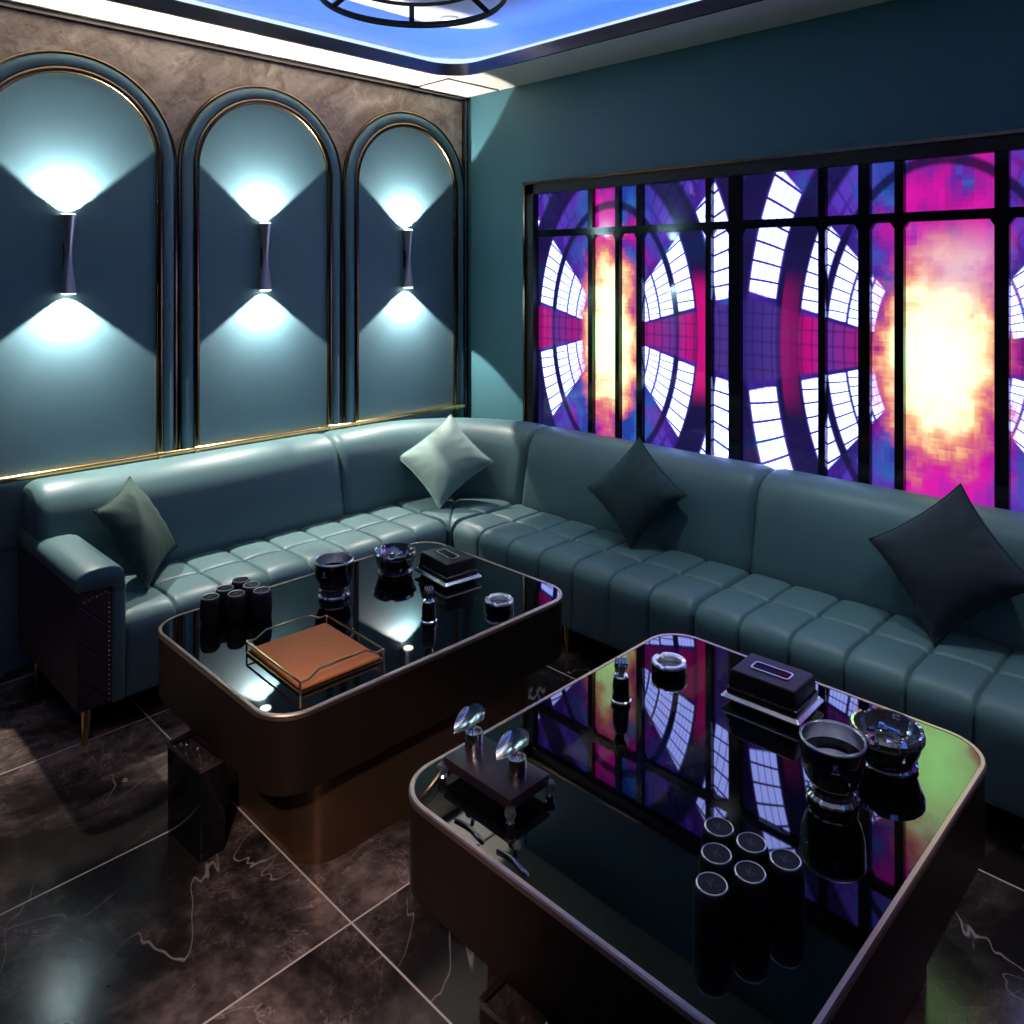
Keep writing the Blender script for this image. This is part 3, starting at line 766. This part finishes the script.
l0 = lighter(); put_on(l0, 1.668, 1.255, -.78, 'slim black table lighter with crystal top on the front table', 'table lighter', 'table lighters')
put_on(copy_tree(l0), 1.615, 1.975, -.3, 'slim black table lighter with crystal top beside the tissue box on the tray table', 'table lighter', 'table lighters')

# gold wire tray with an orange mat
t = empty('wire_tray', (1.236, 2.032, ZT_), -.03); tag(t, 'gold wire tray with raised handles on the black table', 'tray')
hx, hy = .132, .158
bm = B()
r_ = .0030
for z_ in (.004,):
    tube(bm, [(-hx, -hy, z_), (hx, -hy, z_), (hx, hy, z_), (-hx, hy, z_)], r_, 6, True)
for sx_ in (-1, 1):
    tube(bm, [(sx_ * hx, -hy, .034), (sx_ * hx, hy, .034)], r_, 6)
    for sy_ in (-1, 1): tube(bm, [(sx_ * hx, sy_ * hy, 0), (sx_ * hx, sy_ * hy, .034)], r_, 6)
obj('wire_frame', bm, 'gold', t, True, 30)
for sy_ in (-1, 1):
    bm = B(); tube(bm, [(-hx, sy_ * hy, .034), (-hx * .80, sy_ * hy, .034), (-hx * .55, sy_ * hy, .052), (hx * .55, sy_ * hy, .052), (hx * .80, sy_ * hy, .034), (hx, sy_ * hy, .034)], r_, 6)
    obj('handle', bm, 'gold', t, True, 30)
bm = B(); box(bm, -hx + .003, -hy + .003, .005, hx - .003, hy - .003, .009); obj('tray_floor', bm, 'matte_black', t, False)
mt = empty('tray_mat', (1.236, 2.032, ZT_ + .0091), -.03)
bm = B(); loft(bm, [rr3(-hx + .007, -hy + .007, hx - .007, hy - .007, .006, z_) for z_ in (0, .006)]); o = obj('mat_sheet', bm, 'orange', mt, True, 30)
bm = B()
loft(bm, [rr3(-hx + .013 + d_, -hy + .013 + d_, hx - .013 - d_, hy - .013 - d_, .005, .0062) for d_ in (0, .0012)], False, False); obj('stitching', bm, 'orange', mt)
tag(mt, 'orange leather mat lying in the gold wire tray', 'mat')

# microphone holder
t = empty('microphone_holder', (1.205, 1.245, ZT_)); tag(t, 'black block on crystal feet with two chrome posts', 'microphone holder')
bm = B(); box(bm, -.060, -.105, .022, .060, .105, .046, .003); obj('block', bm, 'wood', t, True, 30)
for sx_ in (-1, 1):
    for sy_ in (-1, 1):
        bm = B(); lathe(bm, [(.007, 0), (.009, .003), (.006, .007), (.008, .011), (.011, .017), (.0125, .024), (.010, .030)], 14, (sx_ * .060, sy_ * .105, 0), facet(5, .14)); obj('foot', bm, 'crystal', t, True, 25)
for y_ in (-.065, .070):
    bm = B(); lathe(bm, [(.0205, .046), (.0205, .090), (.0195, .092), (.0160, .092), (.0155, .085), (.00001, .085)], 28, (0, y_, 0), caps=False); po = obj('post', bm, 'chrome', t, True, 40)
    bm = B(); tube(bm, [(0, y_, .085), (-.002, y_, .105), (-.004, y_ + .002, .118)], .0045, 8); obj('stem', bm, 'chrome', po)
    # curved rest: bent plate with a straight cut edge and a small lip
    bm = B(); nu, nv = 14, 10; G = {}
    for s2 in (0, 1):
        for i in range(nu + 1):
            for j in range(nv + 1):
                u = -1 + 2 * i / nu; v = j / nv
                wdt = .041 * (1 - .35 * abs(v - .35) ** 1.5) * math.sqrt(max(.02, 1 - (max(0, v - .35) / .68) ** 2.5))
                q_ = Vector((u * wdt, (v - .5) * .054, .006 * (u * u) - (.005 * max(0, u - .6) * 2) + .003 * (v - .4) ** 2 * 4 + s2 * .002))
                G[s2, i, j] = q_
    Rm = Matrix.Translation((-.006, y_ + .003, .122)) @ Matrix.Rotation(-PI / 4, 4, 'Z') @ Matrix.Rotation(math.radians(20), 4, 'X') @ Matrix.Rotation(math.radians(-36), 4, 'Y')
    V = {k: bm.verts.new(Rm @ q_) for k, q_ in G.items()}
    for s2 in (0, 1):
        for i in range(nu):
            for j in range(nv): bm.faces.new((V[s2, i, j], V[s2, i + 1, j], V[s2, i + 1, j + 1], V[s2, i, j + 1]))
    for i in range(nu):
        for j in (0, nv): bm.faces.new((V[0, i, j], V[0, i + 1, j], V[1, i + 1, j], V[1, i, j]))
    for j in range(nv):
        for i in (0, nu): bm.faces.new((V[0, i, j], V[0, i, j + 1], V[1, i, j + 1], V[1, i, j]))
    obj('curved_rest', bm, 'chrome', po, True, 50)

# waste bins
def bin_(x0, y0, x1, y1, label, seed):
    cx_, cy_ = (x0 + x1) / 2, (y0 + y1) / 2; w_, d_ = (x1 - x0) / 2, (y1 - y0) / 2; h_ = .256
    t = empty('waste_bin', (cx_, cy_, 0), .06); tag(t, label, 'waste bin', 'slim black waste bins')
    def R_(k, z_, r=.006): return rr3(-w_ + k, -d_ + k, w_ - k, d_ - k, r, z_, 4)
    bm = B(); loft(bm, [R_(.003, 0), R_(.002, .012), R_(.001, h_ - .012), R_(.004, h_ - .012), R_(.005, .006)], True, True); obj('bin_body', bm, 'black', t, True, 30)
    bm = B(); loft(bm, [R_(0, h_ - .012), R_(0, h_), R_(.004, h_), R_(.004, h_ - .012)], close=True); obj('metal_rim', bm, 'steel', t, True, 30)
    bm = B(); n1, n2 = 24, 50; V = {}
    for i in range(n1 + 1):
        for j in range(n2 + 1):
            u = -1 + 2 * i / n1; v = -1 + 2 * j / n2; e = max(abs(u), abs(v))
            z_ = h_ - .018 - .05 * (1 - e ** 4) + .045 * noise.noise(Vector((u * 3.2 + seed, v * 6.5, seed))) * (1 - e ** 8)
            V[i, j] = bm.verts.new((u * (w_ - .0055), v * (d_ - .0055), z_))
    for i in range(n1):
        for j in range(n2): bm.faces.new((V[i, j], V[i + 1, j], V[i + 1, j + 1], V[i, j + 1]))
    obj('liner_bag', bm, 'liner', t, True, 25)
    return t
bin_(.925, 2.110, 1.003, 2.305, 'slim black waste bin beside the table with the orange tray', 3.1)
bin_(1.005, .868, 1.095, 1.083, 'slim black waste bin at the bottom photo edge beside the front table', 7.7)

# ------------------------------------------------------------------ lamps
def spot(name, loc, target, energy, color, size, blend=.5, soft=.06):
    L = bpy.data.lights.new(name, 'SPOT'); L.energy = energy; L.color = color; L.spot_size = math.radians(size); L.spot_blend = blend; L.shadow_soft_size = soft
    o = bpy.data.objects.new(name, L); col.objects.link(o); o.location = loc
    o.rotation_euler = (Vector(target) - Vector(loc)).to_track_quat('-Z', 'Y').to_euler(); return o
spot('downlight_corner', (2.70, 3.13, 2.885), (2.55, 3.10, .4), 24, (1., .97, .9), 42, .6)
spot('downlight_seat', (2.45, 1.75, 2.885), (2.62, 1.75, .4), 62, (.80, .93, 1.), 60, .7)
spot('downlight_seat_near', (2.45, .55, 2.885), (2.66, .55, .4), 56, (.80, .93, 1.), 60, .7)
spot('downlight_left_seat', (1.5, 2.6, 2.885), (1.35, 3.02, .4), 7, (1., .97, .9), 50, .6)
spot('plinth_fill_spot', (-.75, -.15, 2.62), (1.16, 1.72, 0.02), 330, (1., .78, .66), 20, .7, .05)  # added oblique fill so warm light reaches plinth and floor, no fixture there
spot('downlight_floor_left', (.2, 1.6, 2.62), (.75, 2.1, 0.), 26, (1., .86, .82), 44, .8, .05)
spot('downlight_floor_right', (2.1, -.9, 2.62), (2.2, .35, 0.), 40, (1., .84, .74), 40, .8, .05)
L = bpy.data.lights.new('recess_fill', 'AREA'); L.shape = 'RECTANGLE'; L.size = 2.2; L.size_y = 3.; L.energy = 4; L.color = (1., .93, .90)  # added broad soft fill below the recess, not a fitting
o = bpy.data.objects.new('recess_fill', L); col.objects.link(o); o.location = (.6, .6, 2.88)

w = bpy.data.worlds.new('world'); bpy.context.scene.world = w; w.use_nodes = True
w.node_tree.nodes['Background'].inputs[0].default_value = (.2, .3, .4, 1); w.node_tree.nodes['Background'].inputs[1].default_value = .02

# ------------------------------------------------------------------ camera
cam = bpy.data.cameras.new('camera'); co = bpy.data.objects.new('camera', cam); col.objects.link(co)
co.location = (0, 0, 1.6); co.rotation_euler = (PI / 2, 0, -math.atan2(.710, .704))
cam.sensor_width = 36; cam.lens = 796 / 1024 * 36; cam.shift_y = -(512 - 271) / 1024; cam.clip_start = .02
bpy.context.scene.camera = co
vs_ = bpy.context.scene.view_settings; vs_.view_transform = 'Standard'; vs_.look = 'None'; vs_.exposure = 0.
